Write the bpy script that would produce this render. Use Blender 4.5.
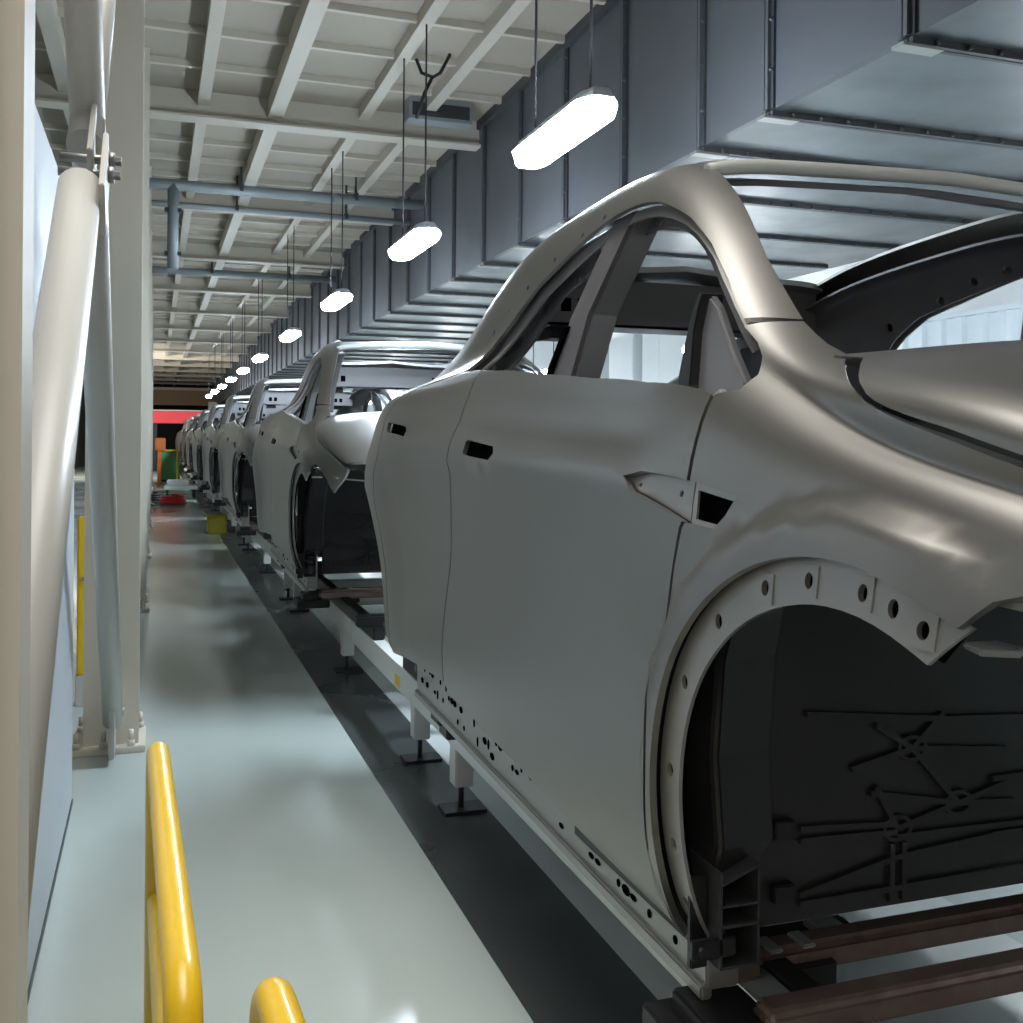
import bpy, bmesh, math, random
import numpy as np
from mathutils import Vector, Matrix
from mathutils.geometry import delaunay_2d_cdt

for o in list(bpy.data.objects):
    bpy.data.objects.remove(o, do_unlink=True)
scene = bpy.context.scene
COL = scene.collection
random.seed(4)
PI = math.pi

# ------------------------------------------------------------------ camera
EYE = 1.40
YAW, ROLL = math.atan(356.5 / 1040), 0.008
cd = bpy.data.cameras.new('camera')
cam = bpy.data.objects.new('camera', cd)
COL.objects.link(cam)
cd.sensor_fit = 'HORIZONTAL'
cd.sensor_width = 36.0
cd.lens = 36.0 * 1040 / 1023
cd.shift_y = -(511.5 - 439.0) / 1023
cd.clip_start = 0.05
cd.clip_end = 300
fw = Vector((math.sin(YAW), math.cos(YAW), 0))
r0 = Vector((math.cos(YAW), -math.sin(YAW), 0))
rt = r0 * math.cos(ROLL) + Vector((0, 0, 1)) * math.sin(ROLL)
up = Vector((0, 0, 1)) * math.cos(ROLL) - r0 * math.sin(ROLL)
m = Matrix((rt, up, -fw)).transposed().to_4x4()
m.translation = (0, 0, EYE)
cam.matrix_world = m
scene.camera = cam

# ------------------------------------------------------------------ view, world, large lights
scene.view_settings.view_transform = 'Standard'
scene.view_settings.look = 'None'
scene.view_settings.gamma = 1.0
scene.view_settings.use_curve_mapping = False
scene.view_settings.exposure = 0.0

world = bpy.data.worlds.new('world')
scene.world = world
world.use_nodes = True
bg = world.node_tree.nodes['Background']
bg.inputs[0].default_value = (0.96, 0.95, 0.92, 1)
bg.inputs[1].default_value = 0.07

def area(name, loc, rot, sx, sy, watts, col):
    l = bpy.data.lights.new(name, 'AREA')
    l.shape = 'RECTANGLE'
    l.size, l.size_y, l.energy, l.color = sx, sy, watts, col
    o = bpy.data.objects.new(name, l)
    COL.objects.link(o)
    o.location, o.rotation_euler = loc, rot
    return o
# the walkway's own ceiling light, then added fill for the post and far end
area('aisle_light', (.0, 1.7, 3.9), (0, 0, 0), 1.8, 4.0, 41, (1, .985, .95)).data.spread = math.radians(75)
area('hall_fill', (-1.1, -1.3, 2.4), (math.radians(80), 0, math.radians(-15)), 1.2, 1.2, 20, (1, .93, .84))
area('end_fill', (-2.5, 36, 3.9), (math.radians(55), 0, math.radians(-12)), 1.0, .8, 520, (1, .93, .82))

# ------------------------------------------------------------------ materials
def mat(name, col, rough=.5, metal=0., spec=.5, noise=None, bump=None, emit=None, coat=0., aniso=0.):
    mt = bpy.data.materials.new(name)
    mt.use_nodes = True
    nt = mt.node_tree
    b = nt.nodes['Principled BSDF']
    b.inputs['Base Color'].default_value = (*col, 1)
    b.inputs['Roughness'].default_value = rough
    b.inputs['Metallic'].default_value = metal
    b.inputs['Specular IOR Level'].default_value = spec
    b.inputs['Coat Weight'].default_value = coat
    if emit:
        b.inputs['Emission Color'].default_value = (*emit[0], 1)
        b.inputs['Emission Strength'].default_value = emit[1]
    tc = nt.nodes.new('ShaderNodeTexCoord')
    if noise:
        sc, amt, col2, rvar = noise
        n = nt.nodes.new('ShaderNodeTexNoise')
        n.inputs['Scale'].default_value = sc
        n.inputs['Detail'].default_value = 6
        nt.links.new(tc.outputs['Object'], n.inputs['Vector'])
        mr = nt.nodes.new('ShaderNodeMapRange')
        mr.inputs[1].default_value, mr.inputs[2].default_value = .38, .66
        mr.inputs[3].default_value, mr.inputs[4].default_value = 0, amt
        nt.links.new(n.outputs['Fac'], mr.inputs[0])
        mx = nt.nodes.new('ShaderNodeMix')
        mx.data_type = 'RGBA'
        mx.inputs[6].default_value = (*col, 1)
        mx.inputs[7].default_value = (*col2, 1)
        nt.links.new(mr.outputs[0], mx.inputs[0])
        nt.links.new(mx.outputs[2], b.inputs['Base Color'])
        if rvar:
            m2 = nt.nodes.new('ShaderNodeMapRange')
            m2.inputs[1].default_value, m2.inputs[2].default_value = .35, .7
            m2.inputs[3].default_value, m2.inputs[4].default_value = rough, rough + rvar
            nt.links.new(n.outputs['Fac'], m2.inputs[0])
            nt.links.new(m2.outputs[0], b.inputs['Roughness'])
    if bump:
        sc, st = bump
        n = nt.nodes.new('ShaderNodeTexNoise')
        n.inputs['Scale'].default_value = sc
        n.inputs['Detail'].default_value = 3
        nt.links.new(tc.outputs['Object'], n.inputs['Vector'])
        bp = nt.nodes.new('ShaderNodeBump')
        bp.inputs['Strength'].default_value = st
        bp.inputs['Distance'].default_value = .01
        nt.links.new(n.outputs['Fac'], bp.inputs['Height'])
        nt.links.new(bp.outputs[0], b.inputs['Normal'])
    return mt

M = dict(
    skin=mat('bare_body_metal', (.32, .303, .282), .36, .96, noise=(2.0, .35, (.28, .27, .25), .0)),
    flange=mat('bare_flange_metal', (.42, .41, .39), .42, .75),
    inner=mat('inner_panel_metal', (.17, .163, .172), .45, .25, noise=(5, .5, (.13, .125, .135), .1)),
    inner_mid=mat('mid_inner_metal', (.26, .255, .26), .4, .5),
    lip=mat('lit_lip_tone', (.80, .82, .78), .35, .0),
    inner_light=mat('bright_inner_metal', (.52, .52, .52), .35, .7),
    dark=mat('dark_primer', (.011, .011, .012), .36, .0, noise=(6, .6, (.017, .0165, .0165), .1)),
    darker=mat('shade_and_seal_black', (.003, .003, .004), .7, spec=.0),  # flat black for the shade inside holes and recesses; also the pillar seal
    liner=mat('dark_primer_gloss', (.018, .0175, .018), .30, .0, noise=(4, .6, (.026, .025, .024), .1)),
    rust=mat('worn_maroon_steel', (.19, .125, .11), .32, .45, noise=(26, .8, (.24, .18, .14), .2)),
    black_steel=mat('black_steel', (.014, .013, .014), .45, .2),
    white_steel=mat('white_steel', (.66, .67, .64), .42),
    beige=mat('cream_paint', (.66, .615, .52), .45, noise=(2.5, .5, (.62, .575, .485), .08)),
    cream=mat('pale_cream_paint', (.52, .50, .455), .38),
    bolt=mat('zinc_bolt', (.35, .34, .32), .4, .8),
    partition=mat('pale_grey_panel', (.50, .53, .56), .42, noise=(.9, .4, (.46, .49, .52), .05)),
    yellow=mat('safety_yellow', (.80, .50, .012), .33, coat=.2),
    olive=mat('olive_yellow_plastic', (.34, .30, .02), .5),
    duct=mat('galvanised_sheet', (.10, .105, .115), .45, .3, noise=(1.6, .5, (.082, .087, .096), .06)),
    duct_bottom=mat('galvanised_sheet_glossy', (.115, .123, .130), .33, .55, noise=(2.4, .6, (.09, .097, .102), .1)),
    duct_flange=mat('dull_galvanised_flange', (.055, .058, .062), .5, .4),
    duct_dark=mat('dark_seam', (.05, .052, .058), .5, .3),
    ceil=mat('ceiling_board', (.40, .355, .29), .7, noise=(1.2, .5, (.35, .305, .245), .0)),
    beam=mat('ceiling_beam_paint', (.56, .515, .435), .5),
    pipe=mat('grey_pipe', (.26, .29, .30), .45, .2),
    cable=mat('black_cable', (.015, .015, .017), .5),
    wire=mat('steel_wire', (.06, .06, .065), .5, .4),
    housing=mat('lamp_housing', (.50, .52, .55), .4, .3),
    lamp=mat('lit_diffuser', (.9, .9, .9), .4, emit=((.74, .87, 1.0), 165)),
    fill_lamp_glow=mat('fill_lamp_diffuser', (.9, .9, .9), .4, emit=((.90, .96, 1.0), 56)),
    wallw=mat('white_corrugated_metal', (.70, .76, .80), .45, noise=(1.1, .3, (.64, .70, .75), .0)),
    white=mat('white_wall_paint', (.80, .82, .82), .6),
    red=mat('red_paint', (.72, .02, .03), .4),
    orange=mat('orange_paint', (.75, .20, .03), .45),
    brown=mat('brown_painted_steel', (.30, .185, .10), .55),
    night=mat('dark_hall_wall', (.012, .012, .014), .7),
    green=mat('green_paint', (.10, .30, .12), .5),
    strip=mat('dark_grey_floor_paint', (.045, .051, .051), .26, noise=(1.1, .4, (.052, .06, .06), .06)),
    floor=mat('pale_green_epoxy', (.47, .53, .50), .11, noise=(.8, .7, (.41, .465, .44), .10), bump=(3.0, .05)),
    lit_floor=mat('lit_floor_tone', (.60, .64, .62), .2),
    extrusion=mat('dull_extrusion', (.045, .045, .047), .4, .2),
    wall_dim=mat('grey_green_wall', (.16, .17, .155), .6),
    line=mat('dark_joint', (.05, .06, .06), .5),
)

# ------------------------------------------------------------------ helpers
def link(o, parent=None):
    COL.objects.link(o)
    if parent is not None:
        o.parent = parent
    return o

def tag(o, label, cat, group=None, kind=None):
    if label: o['label'] = label
    if cat: o['category'] = cat
    if group: o['group'] = group
    if kind: o['kind'] = kind
    return o

def thing(name, loc, label, cat, group=None, rot=(0, 0, 0)):
    o = link(bpy.data.objects.new(name, None))
    o.empty_display_size = .2
    o.location, o.rotation_euler = loc, rot
    return tag(o, label, cat, group)

class MB:
    """collects boxes, tubes and plates and links them as ONE mesh object"""
    def __init__(s): s.bm = bmesh.new()
    def _q(s, vs, fs):
        b = [s.bm.verts.new(v) for v in vs]
        for f in fs:
            try: s.bm.faces.new([b[i] for i in f])
            except ValueError: pass
        return s
    def box(s, x0, x1, y0, y1, z0, z1):
        return s._q([(x0,y0,z0),(x1,y0,z0),(x1,y1,z0),(x0,y1,z0),(x0,y0,z1),(x1,y0,z1),(x1,y1,z1),(x0,y1,z1)],
                    [(0,3,2,1),(4,5,6,7),(0,1,5,4),(1,2,6,5),(2,3,7,6),(3,0,4,7)])
    def beam(s, a, b, w, h):
        """rectangular bar from a to b; w sideways, h upwards"""
        a, b = Vector(a), Vector(b); d = (b - a).normalized()
        u = d.cross(Vector((0,0,1)))
        if u.length < 1e-4: u = Vector((1,0,0))
        u.normalize(); v = u.cross(d)
        vs = [p + u*i*w/2 + v*j*h/2 for p in (a, b) for i, j in ((-1,-1),(1,-1),(1,1),(-1,1))]
        return s._q(vs, [(3,2,1,0),(4,5,6,7),(0,1,5,4),(1,2,6,5),(2,3,7,6),(3,0,4,7)])
    def tube(s, pts, r, n=12, caps=True):
        pts = [Vector(p) for p in pts]; rings = []
        R = r if isinstance(r, (list, tuple)) else [r]*len(pts)
        prev = None
        for i, p in enumerate(pts):
            d = (pts[min(i+1, len(pts)-1)] - pts[max(i-1, 0)]).normalized()
            if prev is None:
                u = d.cross(Vector((0,0,1)))
                if u.length < 1e-3: u = d.cross(Vector((1,0,0)))
            else:
                u = prev - d*prev.dot(d)
            u.normalize(); prev = u; v = d.cross(u)
            rings.append([s.bm.verts.new(p + (u*math.cos(2*PI*k/n) + v*math.sin(2*PI*k/n))*R[i]) for k in range(n)])
        for A, B in zip(rings, rings[1:]):
            for k in range(n):
                f = s.bm.faces.new((A[k], A[(k+1)%n], B[(k+1)%n], B[k])); f.smooth = True
        if caps:
            s.bm.faces.new(rings[0][::-1]); s.bm.faces.new(rings[-1])
        return s
    def cyl(s, a, b, r, n=12): return s.tube([a, b], r, n)
    def ball(s, c, r, n=10):
        c = Vector(c); pts, rr = [], []
        for i in range(7):
            a = -PI/2 + PI*i/6; pts.append(c + Vector((0,0,math.sin(a)*r))); rr.append(max(math.cos(a)*r, r*.05))
        return s.tube(pts, rr, n)
    def prism(s, poly, f0, f1):
        """poly (list of 2d) extruded between the two mappings f0(p), f1(p) -> 3d"""
        n = len(poly)
        a = [s.bm.verts.new(f0(p)) for p in poly]; b = [s.bm.verts.new(f1(p)) for p in poly]
        s.bm.faces.new(a[::-1]); s.bm.faces.new(b)
        for i in range(n): s.bm.faces.new((a[i], a[(i+1)%n], b[(i+1)%n], b[i]))
        return s
    def build(s, name, material, parent=None, bevel=0., seg=2):
        bm = s.bm
        bmesh.ops.recalc_face_normals(bm, faces=bm.faces)
        if bevel:
            es = [e for e in bm.edges if len(e.link_faces) == 2 and e.calc_face_angle(0) > .6]
            bmesh.ops.bevel(bm, geom=es, offset=bevel, segments=seg, affect='EDGES', clamp_overlap=True)
        me = bpy.data.meshes.new(name)
        bm.to_mesh(me); bm.free()
        me.materials.append(material if not isinstance(material, str) else M[material])
        return link(bpy.data.objects.new(name, me), parent)

def copy_tree(o, parent=None):
    c = o.copy(); COL.objects.link(c)
    if parent is not None: c.parent = parent
    for ch in list(o.children): copy_tree(ch, c)
    return c

def struct(o):
    o['kind'] = 'structure'; return o

def arc_pts(c, u, v, r, a0, a1, n):
    c, u, v = Vector(c), Vector(u), Vector(v)
    return [c + u*r*math.cos(a0+(a1-a0)*i/n) + v*r*math.sin(a0+(a1-a0)*i/n) for i in range(n+1)]

# ------------------------------------------------------------------ room shell
CEIL = 4.50
YE = 64.0
struct(MB().box(-3.2, 6.6, -5.0, 70, -.12, 0).build('floor', 'floor'))
struct(MB().box(.87, 1.20, -5.0, 60, -.02, .0015).build('trim_1', 'strip'))           # dark painted lane beside the line
struct(MB().box(1.20, 2.30, -5.0, 60, -.02, .0012).build('trim_2', 'lit_floor'))     # floor paled under the conveyor in place of light reaching it
struct(MB().box(-3.2, 9.0, -1.0, 70, CEIL, CEIL+.1).build('ceiling', 'ceil'))
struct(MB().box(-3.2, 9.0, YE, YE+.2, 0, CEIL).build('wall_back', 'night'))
struct(MB().box(-3.3, -3.2, -5.0, 70, 0, CEIL).build('wall_left', 'wall_dim'))
# corrugated right wall
w = MB(); prof = []; y = -3.0
while y < 58:
    prof += [(6.20, y), (6.20, y+.10), (6.17, y+.125), (6.17, y+.205)]; y += .23
for (xa, ya), (xb, yb) in zip(prof, prof[1:]):
    w._q([(xa,ya,0),(xb,yb,0),(xb,yb,2.42),(xa,ya,2.42)], [(0,1,2,3)])
struct(w.build('wall_right', 'wallw'))
struct(MB().box(6.3, 6.45, -3, 58, 0, CEIL).build('wall_right_upper', 'white'))
struct(MB().box(6.14, 6.24, -3, 58, 2.42, 2.46).build('trim_3', 'wallw'))

# ceiling beams: long ones and cross ones, thin battens between
k = 4
for x, w_, h_ in ((-1.9, .12, .14), (-.75, .12, .14), (.39, .10, .13), (1.02, .13, .18), (2.35, .10, .12)):
    struct(MB().box(x-w_/2, x+w_/2, 4.0, YE, CEIL-h_, CEIL).build('trim_%d' % k, 'beam')); k += 1
y = 5.9
while y < 62:
    b = MB().box(-3.2, 2.98, y-.10, y+.10, CEIL-.26, CEIL-.24).box(-3.2, 2.98, y-.012, y+.012, CEIL-.24, CEIL)
    struct(b.build('trim_%d' % k, 'beam')); k += 1
    for j in range(1, 5):
        yy = y + j*.77
        struct(MB().box(-3.2, 2.98, yy-.022, yy+.022, CEIL-.055, CEIL).build('trim_%d' % k, 'beam')); k += 1
    y += 3.85
# far end: brown beam, dark recess, pale post
struct(MB().box(-3.2, 6.2, 58.0, 58.5, 3.05, 4.0).build('trim_%d' % k, 'brown')); k += 1
struct(MB().box(-3.2, 6.2, 57.9, 58.0, 3.85, 3.98).build('trim_%d' % k, 'beam')); k += 1
struct(MB().box(2.6, 3.1, 56, 56.4, 0, 3.2).build('trim_%d' % k, 'white')); k += 1

# ------------------------------------------------------------------ ventilation duct above the line
DX, DB, DT = 3.0, 3.11, 4.44
seams = [1.55, 2.60, 3.62, 4.67, 5.38]
while seams[-1] < 57: seams.append(seams[-1] + 1.06)
duct = thing('ventilation_duct', (DX, 1.0, DB), 'huge grey sheet-metal duct hanging along the ceiling above the car line', 'duct')
def dl(o): o.location = (-DX, -1.0, -DB); return o
dl(MB().box(DX, DX+.04, .5, 57.5, DB, DT).build('side_sheet', 'duct', duct))
dl(MB().box(DX+.04, 6.3, .5, 57.5, DB, DB+.04).build('bottom_sheet', 'duct_bottom', duct))
dl(MB().box(DX-.05, DX+.02, .5, 57.5, DT-.02, DT+.07).build('top_edge_angle', 'duct_dark', duct))
for i, y in enumerate(seams):
    f = MB().box(DX-.032, DX+.001, y-.030, y-.004, DB, DT).box(DX-.032, DX+.001, y+.004, y+.030, DB, DT)
    rows = MB()
    if i < 12:
        z = DB + .2
        while z < DT - .05:
            f.cyl((DX-.018, y-.030, z), (DX-.018, y-.052, z), .010, 6); z += .26
        MB().box(DX-.05, DX+.16, y-.03, y+.045, DB-.045, DB-.030).build('corner_bracket', 'bolt', duct).location = (-DX, -1.0, -DB)
    dl(f.build('side_flange', 'duct', duct))
    g = MB().box(DX-.014, DX+.001, y-.055, y+.05, DB, DT)
    dl(g.build('seam_gasket', 'duct_dark', duct))
    f = MB().box(DX, 6.15, y-.030, y-.004, DB-.032, DB+.001).box(DX, 6.15, y+.004, y+.030, DB-.032, DB+.001)
    if i < 12:
        x = DX + .12
        while x < 6.1:
            f.cyl((x, y-.028, DB-.018), (x, y-.055, DB-.018), .011, 6); x += .17
    dl(f.build('bottom_flange', 'duct_flange', duct))
# ------------------------------------------------------------------ car body surface
def nspline(x, Y):
    x = np.asarray(x, float); Y = np.asarray(Y, float); n = len(x); h = np.diff(x)
    A = np.zeros((n, n)); B = np.zeros_like(Y); A[0,0] = A[-1,-1] = 1
    for i in range(1, n-1):
        A[i,i-1] = h[i-1]; A[i,i] = 2*(h[i-1]+h[i]); A[i,i+1] = h[i]
        B[i] = 6*((Y[i+1]-Y[i])/h[i] - (Y[i]-Y[i-1])/h[i-1])
    Mm = np.linalg.solve(A, B.reshape(n,-1)).reshape(Y.shape)
    def f(q):
        q = np.asarray(q, float); i = np.clip(np.searchsorted(x, q)-1, 0, n-2)
        a = (x[i+1]-q)/h[i]; b = (q-x[i])/h[i]; hh = h[i]
        sh = q.shape + (1,)*(Y.ndim-1); a = a.reshape(sh); b = b.reshape(sh); hh = hh.reshape(sh)
        return a*Y[i] + b*Y[i+1] + ((a**3-a)*Mm[i] + (b**3-b)*Mm[i+1])*hh**2/6
    return f
# cross-sections (half width, height) from the sill over the belt and the roof corner to the centre line
ST=[-.75,-.4,0,.3,.6,.95,1.5,2.2,2.76,3.25,3.6]
KN=[
[(.80,.70),(.83,.78),(.85,.95),(.85,1.10),(.80,1.12),(.76,1.175),(.70,1.215),(.42,1.265),(0,1.285)],
[(.88,.60),(.92,.70),(.945,.95),(.95,1.12),(.90,1.26),(.868,1.315),(.825,1.38),(.44,1.43),(0,1.452)],
[(.88,.58),(.93,.68),(.955,.95),(.96,1.16),(.925,1.35),(.882,1.40),(.838,1.478),(.45,1.535),(0,1.56)],
[(.88,.58),(.93,.68),(.955,.95),(.957,1.18),(.92,1.41),(.85,1.50),(.77,1.55),(.42,1.60),(0,1.63)],
[(.88,.58),(.93,.68),(.955,.95),(.955,1.20),(.92,1.465),(.84,1.635),(.72,1.77),(.42,1.825),(0,1.84)],
[(.88,.58),(.93,.68),(.955,.95),(.955,1.21),(.92,1.495),(.785,1.765),(.665,1.965),(.40,2.015),(0,2.03)],
[(.88,.58),(.93,.68),(.955,.95),(.955,1.22),(.915,1.525),(.735,1.765),(.645,2.005),(.38,2.055),(0,2.07)],
[(.88,.58),(.93,.68),(.952,.95),(.955,1.25),(.905,1.54),(.725,1.675),(.63,1.92),(.36,1.965),(0,1.985)],
[(.87,.60),(.925,.70),(.95,.95),(.965,1.25),(.905,1.525),(.76,1.60),(.59,1.74),(.34,1.80),(0,1.82)],
[(.74,.66),(.78,.76),(.81,.97),(.845,1.22),(.81,1.46),(.685,1.54),(.55,1.62),(.32,1.66),(0,1.67)],
[(.62,.72),(.66,.80),(.69,.98),(.70,1.20),(.67,1.38),(.60,1.45),(.50,1.50),(.30,1.53),(0,1.54)]]
SZ = .50                                                 # height of the skid pads the body stands on
FAX, RAX = (0., .81), (2.88, .81)                        # wheel centres (y, z)
_yf = nspline(ST, np.array(KN)); _bf = nspline(np.arange(9), np.eye(9))
def sstep(a, b, x):
    t = np.clip((x-a)/(b-a), 0, 1); return t*t*(3-2*t)
def S(y, t):
    y = np.atleast_1d(np.asarray(y, float)); t = np.atleast_1d(np.asarray(t, float))
    mir = t > 8; t = np.where(mir, 16-t, t)
    p = (_yf(y) * _bf(t)[:,:,None]).sum(1); w, z = p[:,0], p[:,1]
    side = 1 - sstep(4.2, 5.0, t)
    r = np.hypot(y-FAX[0], z-FAX[1]); w = w + .024*sstep(.53, .488, r)*side*sstep(.5, .8, z)*sstep(-.30, -.10, y)
    r = np.hypot(y-RAX[0], z-RAX[1]); w = w + .016*sstep(.62, .47, r)*side
    dz = z - (1.33 + .03*(y-1))
    w = w + side*sstep(.35, .7, y)*(1-sstep(2.2, 2.6, y))*(.013*np.exp(-(dz/.03)**2) - .013*np.exp(-((z-1.05)/.16)**2) - .016*sstep(.045, .105, dz)*(1-sstep(.16,.24,dz)))
    w = np.where(mir, -w, w)
    return np.stack([-w, y, z-SZ], 1)                    # local: left side at -x
def Nrm(y, t):
    e = 1e-3
    a = S(y+e, t) - S(y-e, t); b = S(y, t+e) - S(y, t-e)
    n = np.cross(b, a); n /= np.linalg.norm(n, axis=1)[:,None] + 1e-12
    return n
def tz(y, z):
    tt = np.linspace(0, 6, 601); zz = S(np.full(601, y), tt)[:,2] + SZ
    ok = zz >= z
    if not ok.any(): return 6.
    i = int(np.argmax(ok))
    if i == 0: return 0.
    return tt[i-1] + (z-zz[i-1])/(zz[i]-zz[i-1]+1e-9)*.01
def tw(y, w):
    tt = np.linspace(5, 8, 601); ww = -S(np.full(601, y), tt)[:,0]
    ok = ww <= w
    return float(tt[int(np.argmax(ok))]) if ok.any() else 8.
def zy(*pts): return [(y, tz(y, z)) for y, z in pts]          # side-view points
def wy(*pts): return [(y, tw(y, w)) for y, w in pts]          # plan-view points
TS = .28
def dens(loop, step=.03):
    out = []
    for (a, b) in zip(loop, loop[1:] + loop[:1]):
        L = math.hypot(b[0]-a[0], (b[1]-a[1])*TS); n = max(1, int(L/step))
        out += [(a[0]+(b[0]-a[0])*i/n, a[1]+(b[1]-a[1])*i/n) for i in range(n)]
    return out
def inside(pt, loops):
    x, y = pt; c = False
    for L in loops:
        j = len(L)-1
        for i in range(len(L)):
            if (L[i][1] > y) != (L[j][1] > y) and x < (L[j][0]-L[i][0])*(y-L[i][1])/(L[j][1]-L[i][1]) + L[i][0]: c = not c
            j = i
    return c
def ell(cy, cz, ry, rz, n=10): return zy(*[(cy+ry*math.cos(2*PI*k/n), cz+rz*math.sin(2*PI*k/n)) for k in range(n)])
_cache = {}
def panel(name, loop, holes, material, parent, thick=.012, off=0., right=False, grid=.045, step=.03, inner=None, maxt=None):
    """a sheet cut out of the body surface along a loop of (y, t), with holes, hemmed edges and thickness"""
    loops = [dens(L, step) for L in [loop] + list(holes)]
    sc = [[(y, t*TS) for y, t in L] for L in loops]
    vs, es = [], []
    for L in sc:
        b = len(vs); vs += L; es += [(b+i, b+(i+1) % len(L)) for i in range(len(L))]
    nb = len(vs)
    bpts = np.array(vs)
    xs = bpts[:,0]; ys = bpts[:,1]
    for gx in np.arange(xs.min()+grid/2, xs.max(), grid):
        for gy in np.arange(ys.min()+grid/2, ys.max(), grid):
            if ((bpts[:,0]-gx)**2 + (bpts[:,1]-gy)**2).min() < (grid*.45)**2: continue
            if inside((gx, gy), sc): vs.append((gx, gy))
    r = delaunay_2d_cdt([Vector(v) for v in vs], es, [], 0, 1e-6)
    V = np.array([tuple(v) for v in r[0]])
    tris = []
    for f in r[2]:
        c = V[list(f)].mean(0)
        if inside((c[0], c[1]), sc):
            a, b, d = f; A = V[b]-V[a]; B = V[d]-V[a]
            if abs(A[0]*B[1]-A[1]*B[0]) > 1e-9: tris.append((a, b, d) if A[0]*B[1]-A[1]*B[0] > 0 else (a, d, b))
    y, t = V[:,0], V[:,1]/TS
    p = S(y, t); n = Nrm(y, t)
    out = np.array([-1., 0, .3])
    if (n*out).sum() < 0 and not (t > 8.2).any(): n = -n
    if (t > 8.2).any() and n[:,2].sum() < 0: n = -n
    f0 = p + n*off; f1 = p + n*(off-thick)
    if right: 
        for q in (f0, f1, n): q[:,0] *= -1
    # orientation of the front triangles
    T3 = np.array(tris); flip = (np.cross(f0[T3[:,1]]-f0[T3[:,0]], f0[T3[:,2]]-f0[T3[:,0]])*n[T3[:,0]]).sum() < 0
    if flip: tris = [(a, d, b) for a, b, d in tris]
    N = len(V); verts = np.vstack([f0, f1])
    faces = list(tris) + [(a+N, d+N, b+N) for a, b, d in tris]
    cnt = {}
    for a, b, d in tris:
        for e in ((a,b),(b,d),(d,a)): cnt[e] = 1
    rim = [(a, b) for (a, b) in cnt if (b, a) not in cnt]
    faces += [(b, a, a+N, b+N) for a, b in rim]
    me = bpy.data.meshes.new(name)
    me.from_pydata([tuple(v) for v in verts], [], faces)
    nt = len(tris); cn = []
    for i, f in enumerate(faces):
        if i < nt: cn += [tuple(n[k]) for k in f]
        elif i < 2*nt: cn += [tuple(-n[k-N]) for k in f]
        else:
            q = np.cross(verts[f[1]]-verts[f[0]], verts[f[2]]-verts[f[0]]); q = q/(np.linalg.norm(q)+1e-12); cn += [tuple(q)]*4
    me.shade_smooth()
    me.normals_split_custom_set(cn)
    me.materials.append(M[material])
    if inner:
        me.materials.append(M[inner])
        for i in range(nt, 2*nt): me.polygons[i].material_index = 1
    return link(bpy.data.objects.new(name, me), parent)

def arcp(c, r, a0, a1, n=14):                          # angle 0 = rearwards, 90 = up
    return [(c[0]+r*math.cos(math.radians(a0+(a1-a0)*i/n)), c[1]+r*math.sin(math.radians(a0+(a1-a0)*i/n))) for i in range(n+1)]

BELT = [(.395,1.472),(.43,1.482),(.62,1.502),(.85,1.521),(1.14,1.546),(1.56,1.579)]
DLO = [(1.96,1.607),(2.01,1.645),(1.97,1.698),(1.85,1.761),(1.73,1.812),(1.45,1.872),(1.27,1.902),(1.10,1.909),(.98,1.896),(.85,1.862),(.75,1.821),(.64,1.755),(.54,1.676),(.44,1.596)]
DLO_BIG = [(1.99,1.618),(2.07,1.655),(2.03,1.712),(1.89,1.778),(1.75,1.832),(1.46,1.893),(1.28,1.921),(1.10,1.926),(.97,1.911),(.845,1.872),(.745,1.828),(.635,1.760),(.535,1.681),(.437,1.599)]
VENT_D = [(.395,1.339),(.55,1.348),(.606,1.338),(.57,1.312),(.50,1.297),(.395,1.275)]
VENT_F = [(.385,1.274),(.30,1.270),(.27,1.293),(.247,1.322),(.385,1.338)]
RAILI = [(.37,.750),(.45,.732),(.53,.715),(.66,.675),(.84,.625),(.93,.595),(1.05,.565),(1.5,.555),(2.0,.545),(2.40,.535),(2.58,.50),(2.8,.49),(3.1,.48),(3.35,.47),(3.45,.47)]
REARDOOR_R = [(2.52,1.555),(2.60,1.48),(2.63,1.38),(2.62,1.27),(2.57,1.18),(2.49,1.08),(2.44,.97),(2.415,.84),(2.43,.69)]

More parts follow.
